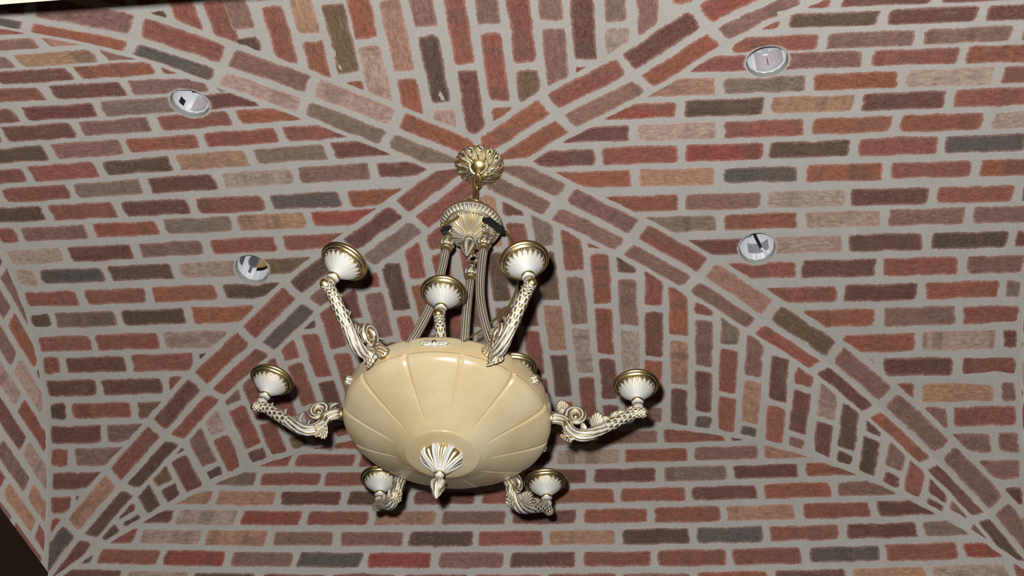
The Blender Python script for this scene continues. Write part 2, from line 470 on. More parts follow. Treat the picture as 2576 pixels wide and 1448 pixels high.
# mortar bed of one web: triangulated in developed coordinates, round holes left open
def web_mesh(name, key, wall_u, holes):
    web, g1, g2 = WEB[key]
    ref = web.dev(*REF[key])
    a = offline(groin_dev(web, g1, 60), -.002, ref); b = offline(groin_dev(web, g2, 60), -.002, ref)
    sg = 1 if wall_u > 0 else -1
    def cut(l):
        out = []
        for i, p in enumerate(l):
            if (p[0]-wall_u)*sg > 0:
                q = l[i-1]; t = (wall_u-q[0])/(p[0]-q[0]); out.append((wall_u, q[1]+(p[1]-q[1])*t)); break
            out.append(p)
        return out
    a, b = cut(a), cut(b)
    g0, g9 = a[-1][1], b[-1][1]
    end = [(wall_u, g0+(g9-g0)*i/30) for i in range(1, 30)]
    a[0] = b[0] = ((a[0][0]+b[0][0])/2, (a[0][1]+b[0][1])/2)
    loop = a + end + b[::-1][:-1]
    pts = [Vector(p) for p in loop]; edges = [(i, (i+1) % len(pts)) for i in range(len(pts))]
    cs = []
    for h in holes:
        hc = web.dev(*h); k = len(pts); cs.append(hc)
        for i in range(40):
            x = h[0]+HR*math.cos(2*PI*i/40); y = h[1]+HR*math.sin(2*PI*i/40); pts.append(Vector(web.dev(x, y)))
        edges += [(k+i, k+(i+1) % 40) for i in range(40)]
    gs = [min(g0, g9), max(g0, g9)]; nr = int((gs[1]-gs[0])/.03)
    um = min(p[0] for p in loop), max(p[0] for p in loop)
    for i in range(1, nr):
        g = gs[0]+(gs[1]-gs[0])*i/nr
        for j in range(1, 7):
            u = um[0]+(um[1]-um[0])*(j+.5*(i % 2))/7.5
            if all(math.dist((u, g), c) > HR+.02 for c in cs): pts.append(Vector((u, g)))
    V, E_, F, *_ = delaunay_2d_cdt(pts, edges, [], 1, 1e-6)
    keep = []
    for t in F:
        c = (V[t[0]]+V[t[1]]+V[t[2]])/3
        if any(math.dist(c, h) < HR*.985 for h in cs): continue
        keep.append(tuple(t))
    me = mesh(name, [web.p(v[0], v[1]) for v in V], keep, True)
    o = link(name, me, None, (MO,), 'structure')
    return o

LABELS = {'l': 'left web of the brick groin vault, courses running sideways', 'r': 'right web of the brick groin vault, courses running sideways',
          'f': 'front web of the brick vault above the end wall, courses upright', 'b': 'rear web of the brick vault behind the canopy, courses upright'}
CEIL = {}
for key, wu in (('l', XL), ('r', XR), ('f', YW), ('b', YB)):
    o = web_mesh('ceiling', key, wu, HOLES.get(key, ()))
    o['label'] = LABELS[key]; CEIL[key] = o

# ---- courses: web, s, slope of s, coordinate of one head joint, colours left of | right of that joint (in growing coordinate)
COURSES = """
r -.569 .045 1.139 rm|om
r -.4970 .045 1.034 om|mm
r -.4330 .045 .933 d|mmr
r -.3615 .032 .816 r|uuo
r -.2920 .045 .920 ru|ror
r -.2205 .033 .800 tg|opr
r -.1490 .029 .708 Rd|tmr
r -.0680 .031 .804 mpr|oop
r .0066 .025 .710 rR|drkr
r .0775 .029 .594 ot|koro
r .1620 .026 .709 ou|pmrk
r .2268 .021 .600 g|opuu
r .3090 .018 .917 mp|mdm
r .3810 .019 .804 mr|mru
r .4560 .010 .913 r|mog
r .5250 .013 1.015 o|urr
r .5905 .005 1.118 o|pm
r .6490 .020 1.014 op|mr
r .7100 .014 1.115 o|tu
r .7623 .010 1.198 u|ru
r .8154 .01 1.309 u|u
r .8640 .01 1.198 r|u
r .9110 .01 1.309 m|m
r .9560 .01 1.390 m|m
l -.632 0 -1.021 om|rt
l -.5643 0 -.923 ru|tr
l -.4920 0 -1.030 mu|tu
l -.4280 0 -.917 rm|or
l -.3575 .015 -1.018 r|mu
l -.2806 -.01 -1.121 r|mgm
l -.2118 -.02 -1.000 um|uro
l -.1321 -.026 -1.105 d|uorr
l -.0528 -.029 -1.200 r|rdtgm
l .0178 -.018 -1.101 r|gmpum
l .0880 .004 -1.198 d|rmrko
l .1590 -.006 -1.308 r|uogtR
l .2346 -.008 -1.200 p|murr
l .3075 -.004 -1.309 p|kdpb
l .3804 0 -1.200 r|rod
l .4499 .003 -1.309 d|gdot
l .5216 .003 -1.200 r|rpt
l .5830 .003 -1.311 r|mrd
l .6457 .003 -1.206 m|mr
l .7033 .01 -1.310 d|rb
l .7590 0 -1.203 m|u
l .8087 0 -1.308 r|u
l .8571 0 -1.203 m|r
l .9026 0 -1.302 r|u
l .9450 0 -1.200 R|r
l .985 0 -1.302 d|r
f .9385 0 1.09 u|m
f .9006 0 .990 u|m
f .8649 0 .973 m|m
f .8260 0 1.052 r|m
f .7877 0 .946 u|m
f .7440 0 .838 d|d
f .7007 0 .944 d|d
f .6566 0 .847 p|m
f .6085 -.015 .743 r|mu
f .5612 0 .832 m|o
f .5105 -.01 .747 u|tk
f .4612 -.005 .633 g|ro
f .4104 0 .530 r|umk
f .3595 -.005 .623 o|tm
f .3100 -.02 .510 r|mou
f .2590 -.005 .390 d|upr
f .2066 -.004 .508 ro|rm
f .1545 .002 .385 r|upr
f .1016 0 .290 ug|btd
f .0500 0 .392 r|mrm
f -.0010 0 .290 ot|dmr
f -.0530 0 .390 r|upm
f -.1130 0 .286 r|rrr
f -.1672 0 .389 r|omr
f -.2180 0 .300 d|drm
f -.2690 0 .402 r|umr
f -.3210 0 .515 m|rur
f -.3730 0 .418 u|rru
f -.4250 0 .525 d|rmr
f -.4760 0 .630 r|ru
f -.5271 0 .732 r|rb
f -.5760 0 .635 u|rr
f -.6208 0 .738 u|rm
f -.6728 0 .832 p|r
f -.7134 0 .947 u|d
f -.7600 0 .840 m|mm
f -.8008 0 .935 b|d
f -.8394 0 1.03 d|m
f -.8805 0 .972 m|d
f -.9200 0 1.07 d|m
b -.9200 0 -.84 m|r
b -.8750 0 -.74 m|r
b -.8300 0 -.84 r|d
b -.7850 0 -.74 r|m
b -.7380 0 -.640 rm|r
b -.6920 0 -.743 r|o
b -.6450 0 -.640 mr|u
b -.5950 0 -.537 um|r
b -.5450 0 -.640 r|o
b -.4950 0 -.537 mr|d
b -.4440 0 -.434 r|r
b -.3930 0 -.537 m|r
b -.3600 0 -.434 ru|d
b -.3050 0 -.500 u|rm
b -.2540 0 -.400 rt|o
b -.2030 0 -.283 rb|o
b -.1580 0 -.372 ro|p
b -.1060 0 -.277 rt|o
b -.0520 .01 -.387 mu|dp
b .0043 0 -.285 rr|m
b .0562 -.002 -.382 mu|ro
b .1085 0 -.279 rr|b
b .1620 0 -.387 ru|u
b .2129 0 -.281 rm|r
b .2672 0 -.381 tg|p
b .3191 0 -.478 mu|u
b .3763 0 -.423 ro|r
b .4250 0 -.525 mr|d
b .4760 0 -.630 or|u
b .5260 0 -.535 mr|r
b .5750 0 -.640 rd|m
b .6220 0 -.740 ur|o
b .6700 0 -.640 mr|u
b .7170 0 -.742 r|d
b .7650 0 -.845 m|r
b .8120 0 -.742 r|m
b .8600 0 -.845 m|r
b .9060 0 -.80 r|r
"""
EDGEL = {}
for key in 'lrfb':
    web, g1, g2 = WEB[key]; ref = web.dev(*REF[key])
    EDGEL[key] = [(offline(groin_dev(web, g), .0605+.0145, ref), ref) for g in (g1, g2)]
LIM = {'l': (XL+.010, 9), 'r': (-9, XR-.010), 'f': (-9, YW-.010), 'b': (YB+.006, 9)}
for ln in COURSES.strip().splitlines():
    key, s0, m, x0, cols = ln.split(); s0, m, x0 = float(s0), float(m), float(x0)
    web, g1, g2 = WEB[key]
    sc = (BF if s0 > 0 else BB) if key in 'lr' else (AR if s0 > 0 else AL)
    L_, R_ = cols.split('|'); ref = web.dev(*REF[key])
    hs = [web.dev(*h) for h in HOLES.get(key, ())]
    for k in range(-8, 8):
        a, b = x0+k*LM+JT/2, x0+(k+1)*LM-JT/2
        a, b = max(a, LIM[key][0]), min(b, LIM[key][1])
        if b-a < .015: continue
        i = len(L_)+k
        c = (L_+R_)[i] if 0 <= i < len(L_+R_) else random.choice(ANY)
        a += random.uniform(-.0025, .0025); b += random.uniform(-.0025, .0025)
        w = BW/2+random.uniform(-.0018, .0018)
        g = [web.sig((s0+m*(u-x0))*sc) + (random.uniform(-.001, .001)) for u in (a, b)]
        poly = [(a, g[0]-w), (b, g[1]-w), (b, g[1]+w), (a, g[0]+w)]
        ctr = ((a+b)/2, (g[0]+g[1])/2)
        for j, (line, rf) in enumerate(EDGEL[key]):
            # a brick well on the other side of the web's axis is not cut by this groin
            up = line[len(line)//2][1]-line[0][1] > 0
            if (up and max(p[1] for p in poly) < -.03) or (not up and min(p[1] for p in poly) > .03): continue
            poly = clip_poly_line(poly, line, rf)
            if len(poly) < 3: break
        if len(poly) >= 3:
            brick(CEIL[key], web, poly, c, (b-a, g[1]-g[0]), hs)

# ---- paired rib courses along each groin, one row on each web
RIBS = {('bl', 'b'): 'opurumrmo', ('bl', 'l'): 'ggpkokrmr', ('br', 'b'): 'ormRrmoru', ('br', 'r'): 'ouoummrdr',
        ('fl', 'l'): 'rmdromrtkk', ('fl', 'f'): 'rgukrrddmd', ('fr', 'r'): 'uurtbuuuur', ('fr', 'f'): 'uuuurmomdm'}
for (gk, wk), cols in RIBS.items():
    web = WEB[wk][0]; ref = web.dev(*REF[wk])
    P = groin_dev(web, gk, 400)
    nodes = []
    for q in GROIN[gk][1:]:
        d = web.dev(*q); nodes.append(min(range(len(P)), key=lambda i: math.dist(P[i], d)))
    nodes = [0]+nodes
    l1, l2 = offline(P, .0088, ref), offline(P, .0088+BW, ref)
    lim = {'l': XL+.009, 'r': XR-.009, 'f': YW-.009, 'b': YB+.006}[wk]
    for k in range(len(nodes)-1):
        i0, i1 = nodes[k], nodes[k+1]
        step = math.dist(P[i0], P[i0+1]) if i0+1 < len(P) else .004
        gi = max(1, int(round(.0095/max(step, 1e-4)))); i0 += gi; i1 -= gi
        if k == 0: i0 = 0
        if i1-i0 < 3: continue
        idx = [i0+(i1-i0)*t//3 for t in range(4)]
        e0, e1 = random.uniform(-.002, .002), random.uniform(-.002, .002)
        poly = [l1[i] for i in idx] + [l2[i] for i in idx[::-1]]
        t = (P[i1][0]-P[i0][0], P[i1][1]-P[i0][1])
        if k == 0:       # mitred on the axis of the web
            up = P[-1][1] > 0
            ex = [(q[0]-t[0]*.25, q[1]-t[1]*.25) for q in (l2[idx[0]], l1[idx[0]])]
            poly = poly + ex
            poly = clip(poly, (0, .0085 if up else -.0085), (1, .0085 if up else -.0085), (0, 1 if up else -1))
        big = 5 if lim > 0 else -5
        poly = clip(poly, (lim, 0), (lim, 1), (lim-big, 0))
        if len(poly) < 3: continue
        brick(CEIL[wk], web, poly, cols[min(k, len(cols)-1)], t)

# splashes of mortar left on three bricks of the rear web
for sx, sy, L1, L2 in ((-.296, -.356, .011, .006), (-.289, -.315, .008, .003), (-.064, -.210, .013, .0055)):
    u, g = WY.dev(sx, sy); n = 14; ph = random.uniform(0, 6)
    o = [(u+L1*math.cos(2*PI*i/n)*(1+.30*math.sin(i*2.3+ph)), g+L2*math.sin(2*PI*i/n)*(1+.35*math.sin(i*1.7+ph))+.3*L2*math.cos(2*PI*i/n)) for i in range(n)]
    v = [WY.p(a, b, .0020) for a, b in o]+[WY.p(u+(a-u)*.6, g+(b-g)*.6, .0042) for a, b in o]
    link('mortar_splash', mesh('mortar_splash', v, [(i, (i+1) % n, n+(i+1) % n, n+i) for i in range(n)]+[tuple(range(n, 2*n))]), CEIL['b'], (MO,))

# ------------------------------------------------------------------ walls
def arch_z(web_y, t):            # height of the vault's edge over a wall
    b = ((AR if t > 0 else AL) if web_y else (BF if t > 0 else BB)); return -hz(t/b)
def wall_panel(name, axis, val, u0, u1, zb, web_y, sgn, label):
    n = 60; v = []; f = []
    for i in range(n+1):
        u = u0+(u1-u0)*i/n; zt = arch_z(web_y, u)+.012
        for z in (zb, zt):
            for d in (0, .05):
                v.append((u, val-sgn*d, z) if axis == 1 else (val-sgn*d, u, z))
    for i in range(n):
        a = 4*i; b = a+4
        f += [(a, b, b+2, a+2), (a+1, a+3, b+3, b+1), (a, a+1, b+1, b), (a+2, b+2, b+3, a+3)]
    f += [(0, 2, 3, 1), (4*n, 4*n+1, 4*n+3, 4*n+2)]
    return link(name, mesh(name, v, f), None, (MO,), 'structure', label)
CW, ZW0 = .071598, -.387234
wf = wall_panel('wall_front', 1, YW, XL-.05, XR+.05, -.605, True, -1, 'brick end wall under the front web, level courses')
wl = wall_panel('wall_left', 0, XL, YB, YW+.05, -.552, False, 1, 'brick side wall seen edge-on at the left corner')
wr = wall_panel('wall_right', 0, XR, YB, YW+.05, -.552, False, -1, 'brick side wall beyond the right web')
SF, SL, SR = Wall(1, YW, -1), Wall(0, XL, 1), Wall(0, XR, -1)
def arch_clip(poly, web_y, gap):
    """keep what lies under the arch: cut by tangents at several points of the brick"""
    xs = [p[0] for p in poly]; a, b = min(xs), max(xs)
    for i in range(7):
        t = a+(b-a)*i/6; h = .004
        z0, z1 = arch_z(web_y, t-h), arch_z(web_y, t+h)
        l = math.hypot(2*h, z1-z0); nx, nz = (z1-z0)/l, -2*h/l
        p = (t+nx*gap, arch_z(web_y, t)+nz*gap)
        poly = clip(poly, (p[0]-2*h, p[1]-(z1-z0)), (p[0]+2*h, p[1]+(z1-z0)), (p[0]+nx, p[1]+nz))
        if len(poly) < 3: return []
    return poly
def camber(x): return .012*((x-.05)/.92)**2 - .008
ROWS_F = [(-6, .32, 'm|ur'), (-5, .424, 'rrmumro|urom'), (-4, .104, 'murordmrd|pout'), (-3, .213, 'tuogruromm|mgmo'), (-2, -.944, 'rt|tmdmroomoumr'), (-1, -1.053, 'm|pRrtumootrmr'),
          (0, -.940, 'rp|tuudrtdkrmgr'), (1, -1.051, 'r|RukRumrrrkrR'), (2, -.942, 'mp|dmmmrruomtpr')]
# the end wall's row -5 to -2 colours follow the photograph from their reference joint
ROWS_F[1] = (-5, .424, 'mrorruu|rmo'); ROWS_F[2] = (-4, .104, 'mrrrdd|pout'); ROWS_F[3] = (-3, .213, 'ogrrmmm|mgmo')
for n, x0, cols in ROWS_F:
    L_, R_ = cols.split('|')
    zc = ZW0-(n+.5)*CW
    for k in range(-14, 14):
        a, b = max(x0+k*LM+JT/2, XL+.008), min(x0+(k+1)*LM-JT/2, XR-.008)
        if b-a < .015: continue
        i = len(L_)+k; c = (L_+R_)[i] if 0 <= i < len(L_+R_) else random.choice(ANY)
        a += random.uniform(-.0025, .0025); b += random.uniform(-.0025, .0025); w = BW/2+random.uniform(-.0015, .0015)
        za, zb = zc+camber(a), zc+camber(b)
        poly = arch_clip([(a, za-w), (b, zb-w), (b, zb+w), (a, za+w)], True, .0115)
        if len(poly) >= 3: brick(wf, SF, poly, c, (b-a, zb-za))
ROWS_L = [(-.022, .335, 'm|u'), (-.0855, .444, 'mu|t'), (-.1605, .349, 'u|ou'), (-.2335, .460, 'u|pR'), (-.3035, .553, 'p|rr'), (-.384, .658, 'mm|p'), (-.4535, .755, 'uu|t'), (-.517, .655, 'r|tr'), (-.552, .755, 'mu|r')]
for surf, par in ((SL, wl), (SR, wr)):
    zt = .04
    for zb_, y0, cols in ROWS_L:
        L_, R_ = cols.split('|'); h = min((zt-zb_)-.0175, .0545) if zb_ > -.54 else .030
        zc = zt-.009-h/2 if zb_ < -.54 else (zt+zb_)/2 if zt < 0 else zb_+.036
        for k in range(-9, 6):
            a, b = max(y0+k*LM+JT/2, YB+.008), min(y0+(k+1)*LM-JT/2, YW-.008)
            if b-a < .012: continue
            i = len(L_)+k; c = (L_+R_)[i] if 0 <= i < len(L_+R_) else random.choice(ANY)
            a += random.uniform(-.0025, .0025); b += random.uniform(-.0025, .0025)
            poly = arch_clip([(a, zc-h/2), (b, zc-h/2), (b, zc+h/2), (a, zc+h/2)], False, .0115)
            if len(poly) >= 3: brick(par, surf, poly, c, (1, 0))
        zt = zb_
def slab(name, lo, hi, m, label=None):
    b = MB(); b.box([(lo[i]+hi[i])/2 for i in range(3)], [hi[i]-lo[i] for i in range(3)])
    return link(name, b.mesh(name, False), None, (m,), 'structure', label)
slab('trim_1', (XL-.06, -.935, -.82), (XL+.012, YW+.03, -.5505), WOOD, 'dark wood header under the left brick wall')
slab('trim_2', (XL-.04, YW-.012, -.82), (XR+.04, YW+.06, -.6055), WOOD, 'dark wood header under the brick end wall')
slab('trim_3', (XR-.012, -.935, -.82), (XR+.06, YW+.03, -.5505), WOOD, 'dark wood header under the right brick wall')
slab('trim_4', (XL-.04, -1.30, -.783), (XR+.04, -.935, .10), CREAM, 'cream plaster header at the near edge of the vault, top left')

# ------------------------------------------------------------------ recessed light cans
def text_mesh(txt, size, R, z, ang0, m, parent, name):
    """flat print wrapped on the inside of a can: text runs by angle, reads upright"""
    cu_ = bpy.data.curves.new('print', 'FONT'); cu_.body = txt; cu_.size = size; cu_.resolution_u = 1
    to = bpy.data.objects.new('print', cu_); COL.objects.link(to)
    dg = bpy.context.evaluated_depsgraph_get(); dg.update()
    me = bpy.data.meshes.new_from_object(to.evaluated_get(dg)); bpy.data.objects.remove(to)
    for v in me.vertices:
        a = ang0 - v.co.x/R; zz = v.co.y+z
        v.co = (R*math.cos(a), R*math.sin(a), zz)
    return me
def arc_panel(mb, R, a0, a1, z0, z1, t=.0006, n=12, mi=0):
    v = []; f = []
    for i in range(n+1):
        a = a0+(a1-a0)*i/n
        for r in (R, R-t):
            for z in (z0, z1): v.append((r*math.cos(a), r*math.sin(a), z))
    for i in range(n):
        k = 4*i; f += [(k, k+1, k+5, k+4), (k+2, k+6, k+7, k+3), (k, k+4, k+6, k+2), (k+1, k+3, k+7, k+5)]
    f += [(0, 2, 3, 1), (4*n, 4*n+1, 4*n+3, 4*n+2)]
    mb.add(v, f, None, mi)
def can(h, label, build, liner):
    web = WX; z = -hz(h[1]/(BF if h[1] > 0 else BB))
    base = Vector((h[0], h[1], z))
    root = link('recessed_light_can', None, label=label, cat='ceiling light', group='open recessed light cans in the vault')
    root.location = base
    # ring of cut mortar and brick, following the slope of the vault
    mb = MB(); n = 40; v = []; f = []; nz_ = .016
    for k, (rr, dz) in enumerate(((HR+.0012, -.0006), (HR, -.0006), (HR-.0005, nz_), (HR+.003, nz_))):
        for i in range(n):
            a = 2*PI*i/n; y = h[1]+rr*math.sin(a); x = rr*math.cos(a)
            q = -hz(y/(BF if y > 0 else BB))-z
            v.append((x, y-h[1], q+dz))
    for k in range(4):
        for i in range(n): f.append((k*n+i, k*n+(i+1) % n, ((k+1) % 4)*n+(i+1) % n, ((k+1) % 4)*n+i))
    mb.add(v, f); link('cut_mortar_ring', mb.mesh('cut_mortar_ring', False), root, (GREYCUT,))
    # housing: open tube with a lid; ragged bright lower lip
    mb = MB(); Rc = HR-.0022; prof = [(Rc, .150), (Rc, .012), (Rc-.0016, .0115), (Rc-.0016, .1485)]
    def lip(i, t, r, zz, w):
        if i in (1, 2):
            y = h[1]+r*math.sin(t); zz += -hz(y/(BF if y > 0 else BB))-z + .0016*math.sin(t*23)*math.sin(t*9+1)
        return r, zz, w
    mb.lathe(prof, 48, lip); mb.add([(Rc*math.cos(2*PI*i/48), Rc*math.sin(2*PI*i/48), .150) for i in range(48)], [tuple(range(48))])
    link('housing', mb.mesh('housing', True), root, (liner,))
    build(root, Rc-.0018, math.atan2(h[1]-CAM.y, h[0]-CAM.x))
    return root
def sticker(root, R, a_left, width, z0, z1, lines):
    mb = MB(); arc_panel(mb, R, a_left, a_left-width/R, z0, z1)
    st = link('warning_sticker', mb.mesh('warning_sticker', False), root, (PAPER,))
    for c, txt, z, size in lines:
        m, nm = (REDINK, 'red_print') if c == 'r' else (BLACKINK, 'black_print')
        me = text_mesh(txt, size, R-.0009, z, a_left-.0015/R, m, st, nm); link(nm, me, st, (m,))
def can_a(root, R, az):      # upper left: darkness of a knock-out opening painted as a panel, red caution sticker
    mb = MB(); arc_panel(mb, R, az+.62, az+.25, .028, .050, .0008); link('knockout_dark_panel', mb.mesh('knockout_dark_panel', False), root, (plain('painted_void_shade', (38, 24, 14), .9),))
    sticker(root, R, az-.20, .042, .024, .090, [('r', '\u26A0 CAUTION:', 0.0780, 0.0057), ('r', 'RISK OF FIRE', 0.0715, 0.0046), ('r', 'PRODUCT MAY', 0.0655, 0.0046), ('r', 'THERMALLY P', 0.0595, 0.0046), ('r', 'BLINKING LI', 0.0535, 0.0046), ('r', 'FROM INSUL', 0.0475, 0.0046), ('r', 'INSULATION', 0.0415, 0.0046), ('k', 'SUITABLE FOR', 0.0335, 0.0053), ('k', 'SUITABLE FOR', 0.0270, 0.0053)])
    mb = MB(); mb.box((R*.8*math.cos(az+.1), R*.8*math.sin(az+.1), .098), (.012, .012, .012)); link('wire_knot', mb.mesh('wire_knot', False), root, (BLACKP,))
def can_b(root, R, az):      # lower left: timber behind, embossed plug, black band painted in as shade
    mb = MB(); arc_panel(mb, R, az+.25, az-1.15, .052, .140, .001); link('bare_timber', mb.mesh('bare_timber', False), root, (PALEWOOD,))
    mb = MB(); arc_panel(mb, R-.0012, az-.30, az-1.35, .038, .051, .001); link('shade_band', mb.mesh('shade_band', False), root, (BLACKP,))
    mb = MB(); d = Vector((math.cos(az+.16), math.sin(az+.16), 0)); Rm = Matrix((Vector((-d.y, d.x, 0)), Vector((0, 0, 1)), d)).transposed()
    T = Matrix.Translation(d*(R*.45)+Vector((0, 0, .050))) @ Rm.to_4x4() @ Matrix.Scale(.56, 4, (1, 0, 0))
    mb.lathe([(.0001, .003), (.023, .003), (.0245, .0015), (.0245, -.003), (.0001, -.003)], 32, None, T)
    dk = link('lamp_socket_plate', mb.mesh('lamp_socket_plate', False), root, (SOCKET,))
    mb = MB()
    for k in range(7):
        y = -.018+k*.006; w = math.sqrt(max(.0225**2-y*y, 1e-6))*1.5
        mb.box(T @ Vector((0, y, -.0034)), (w*.56, .0012, .0018), 0, Rm)
    link('embossed_line', mb.mesh('embossed_line', False), dk, (BLACKINK,), kind='stuff')
    mb = MB(); mb.box(d*(R*.62)+Vector((0, 0, .024)), (.008, .026, .002), 0, Rm); link('bracket_foot', mb.mesh('bracket_foot', False), root, (SOCKET,))
    mb = MB(); arc_panel(mb, R, az+1.25, az+.75, .03, .09, .0006); link('grey_sticker', mb.mesh('grey_sticker', False), root, (SOCKET,))
def can_c(root, R, az):      # upper right: wide caution sticker and a white clip
    sticker(root, R, az+.70, .074, .022, .104, [('k', 'SPACING TO COMBUSTIBLE', 0.0920, 0.0037), ('r', 'CAUTION: RISK OF FIRE   DO NOT', 0.0840, 0.0045), ('r', 'INSTALL INSULATION WITHIN 3 IN', 0.0770, 0.0045), ('r', 'PRODUCT HAS THERMAL PROTECTOR', 0.0700, 0.0045), ('r', 'THERMALLY PROTECTED FIXTURE', 0.0630, 0.0045), ('r', 'BLINKING LIGHT MAY INDICATE', 0.0560, 0.0045), ('r', 'FROM INSULATION OVERHEATING', 0.0490, 0.0045), ('r', 'USE ONLY MARKED LAMP SIZES', 0.0420, 0.0045), ('k', 'SUITABLE FOR SUSPENDED CEIL', 0.0330, 0.0046), ('k', 'SUITABLE FOR DAMP LOCATION', 0.0260, 0.0046)])
    d = Vector((math.cos(az+.05), math.sin(az+.05), 0)); Rm = Matrix((Vector((-d.y, d.x, 0)), Vector((0, 0, 1)), d)).transposed()
    mb = MB(); mb.box(d*(R*.55)+Vector((0, 0, .074)), (.012, .020, .006), 0, Rm); link('white_clip', mb.mesh('white_clip', False), root, (WHITEP,))
    mb = MB(); mb.sweep([d*(R*.93)+Vector((.003, 0, .076-.0075*k)) for k in range(5)], .0008, 6); link('clip_wire', mb.mesh('clip_wire'), root, (BLACKP,))
def can_d(root, R, az):      # lower right: bright steel can with a black strap
    mb = MB(); arc_panel(mb, R, az+.62, az-.80, .026, .064, .0006); st = link('worn_sticker', mb.mesh('worn_sticker', False), root, (plain('worn_silver_paper', (176, 178, 182), .5, .2, var=.25, scale=120),))
    for k in range(7):
        link('grey_print', text_mesh('HOUSING FOR INSULATED CEILINGS', .0030, R-.0009, .0300+k*.0046, az+.56, BLACKINK, st, 'p'), st, (BLACKINK,))
    d = Vector((math.cos(az-.1), math.sin(az-.1), 0)); s = Vector((-d.y, d.x, 0))
    mb = MB(); P0, P1 = d*(R*.25)+s*.006+Vector((0, 0, .080)), d*(R*.55)-s*.008+Vector((0, 0, .022))
    mb.sweep([P0+(P1-P0)*i/6 for i in range(7)], .0045, 8); link('black_strap', mb.mesh('black_strap'), root, (BLACKP,))
    mb = MB(); P2 = d*(R*.80)-s*.022+Vector((0, 0, .002)); mb.sweep([P1+(P2-P1)*i/4 for i in range(5)], .0045, 4)
    link('white_clip', mb.mesh('white_clip', False), root, (WHITEP,))
    mb = MB(); mb.lathe([(.0001, -.004), (.005, -.004), (.007, 0), (.007, .004)], 6, None, Matrix.Translation(d*(R*.7)+s*.020+Vector((0, 0, .088)))); link('bolt', mb.mesh('bolt', False), root, (STEEL,))
can(HOLES['l'][0], 'open white light can at upper left with a dark panel painted as a square knock-out hole and red sticker', can_a, WHITEP)
can(HOLES['l'][1], 'open white light can at lower left showing timber and an oval metal plate', can_b, WHITEP)
can(HOLES['r'][0], 'open white light can at upper right lined with a red caution sticker', can_c, WHITEP)
can(HOLES['r'][1], 'open bright can at lower right crossed by a black strap and white clip', can_d, WHITEP)

# ------------------------------------------------------------------ chandelier
CH = link('chandelier', None, label='antique brass chandelier with carved alabaster bowl, hanging from the vault crown', cat='chandelier')
BX = .0065                                 # the bowl hangs a little off the crown
def part(name, mb, mats, parent=CH, loc=None, rz=0, smooth=True, label=None):
    mw = Matrix.Translation(loc or (0, 0, 0)) @ Matrix.Rotation(rz, 4, 'Z')
    return link(name, mb.mesh(name, smooth), parent, mats, mw=mw, label=label)
PH = math.radians(2.0)

# bowl: twelve lobes divided by carved grooves, scalloped rim, round boss below
def bowl():
    mb = MB()
    outer = spline([(.1925, -.799), (.2010, -.7965), (.2062, -.801), (.2068, -.812), (.2064, -.824), (.2052, -.8335)], 16) \
        + spline([(.2040, -.8352), (.2052, -.8372), (.2040, -.842), (.1990, -.8500), (.187, -.8590), (.166, -.8710), (.142, -.8825), (.122, -.8918), (.108, -.8980), (.097, -.9035), (.087, -.9090), (.0745, -.9150)], 44) \
        + spline([(.0738, -.9150), (.0738, -.9175), (.066, -.9195), (.045, -.9215), (.001, -.9225)], 12)
    nb = len(outer)
    def fn(i, t, r, z, w):
        a = (t-PH+PI/12) % (PI/6); a = min(a, PI/6-a)/(PI/12)            # 0 on a groove, 1 mid-lobe
        w = 0.0
        if i < 16:                                                         # rim band
            n = math.exp(-(a/.11)**2); k = sstep(14, 3, i)
            z -= .0055*n*k; r -= .0015*n*k
            if i > 13: w = .6
        elif i < 60:
            u = (i-16)/43; sw = sstep(.07, .12, u)*sstep(.90, .80, u)
            wd = .10*(1-u)**1.5*sstep(.05, .16, u)+.035                     # broad at the rim, a mere scratch below
            n = max(0, 1-a/wd)*sw
            r -= .0042*n*(1-.8*u); z += .0034*n*(1-.8*u)
            r += .0016*math.sin(PI/2*min(a, 1))*sw*(1-u); z -= .0010*math.sin(PI/2*min(a, 1))*sw*(1-u)
            w = .75*sstep(.35, 1, n) + (.45 if i < 18 else 0)
        return r, z, w
    mb.lathe(outer, 480, fn)
    inner = [(.1925, -.799), (.197, -.812), (.196, -.835), (.180, -.850), (.150, -.868), (.10, -.890), (.05, -.902), (.001, -.904)]
    mb.lathe([(r, z, 0) for r, z in inner[::-1]], 96)
    return mb
part('bowl', bowl(), (STONE,), loc=(BX, 0, 0), label='carved alabaster bowl with twelve grooves')

def leaf_wave(t, n, sharp=1.0):
    """1 on a leaf's midrib, 0 between leaves"""
    return abs(math.cos(n*t/2))**sharp

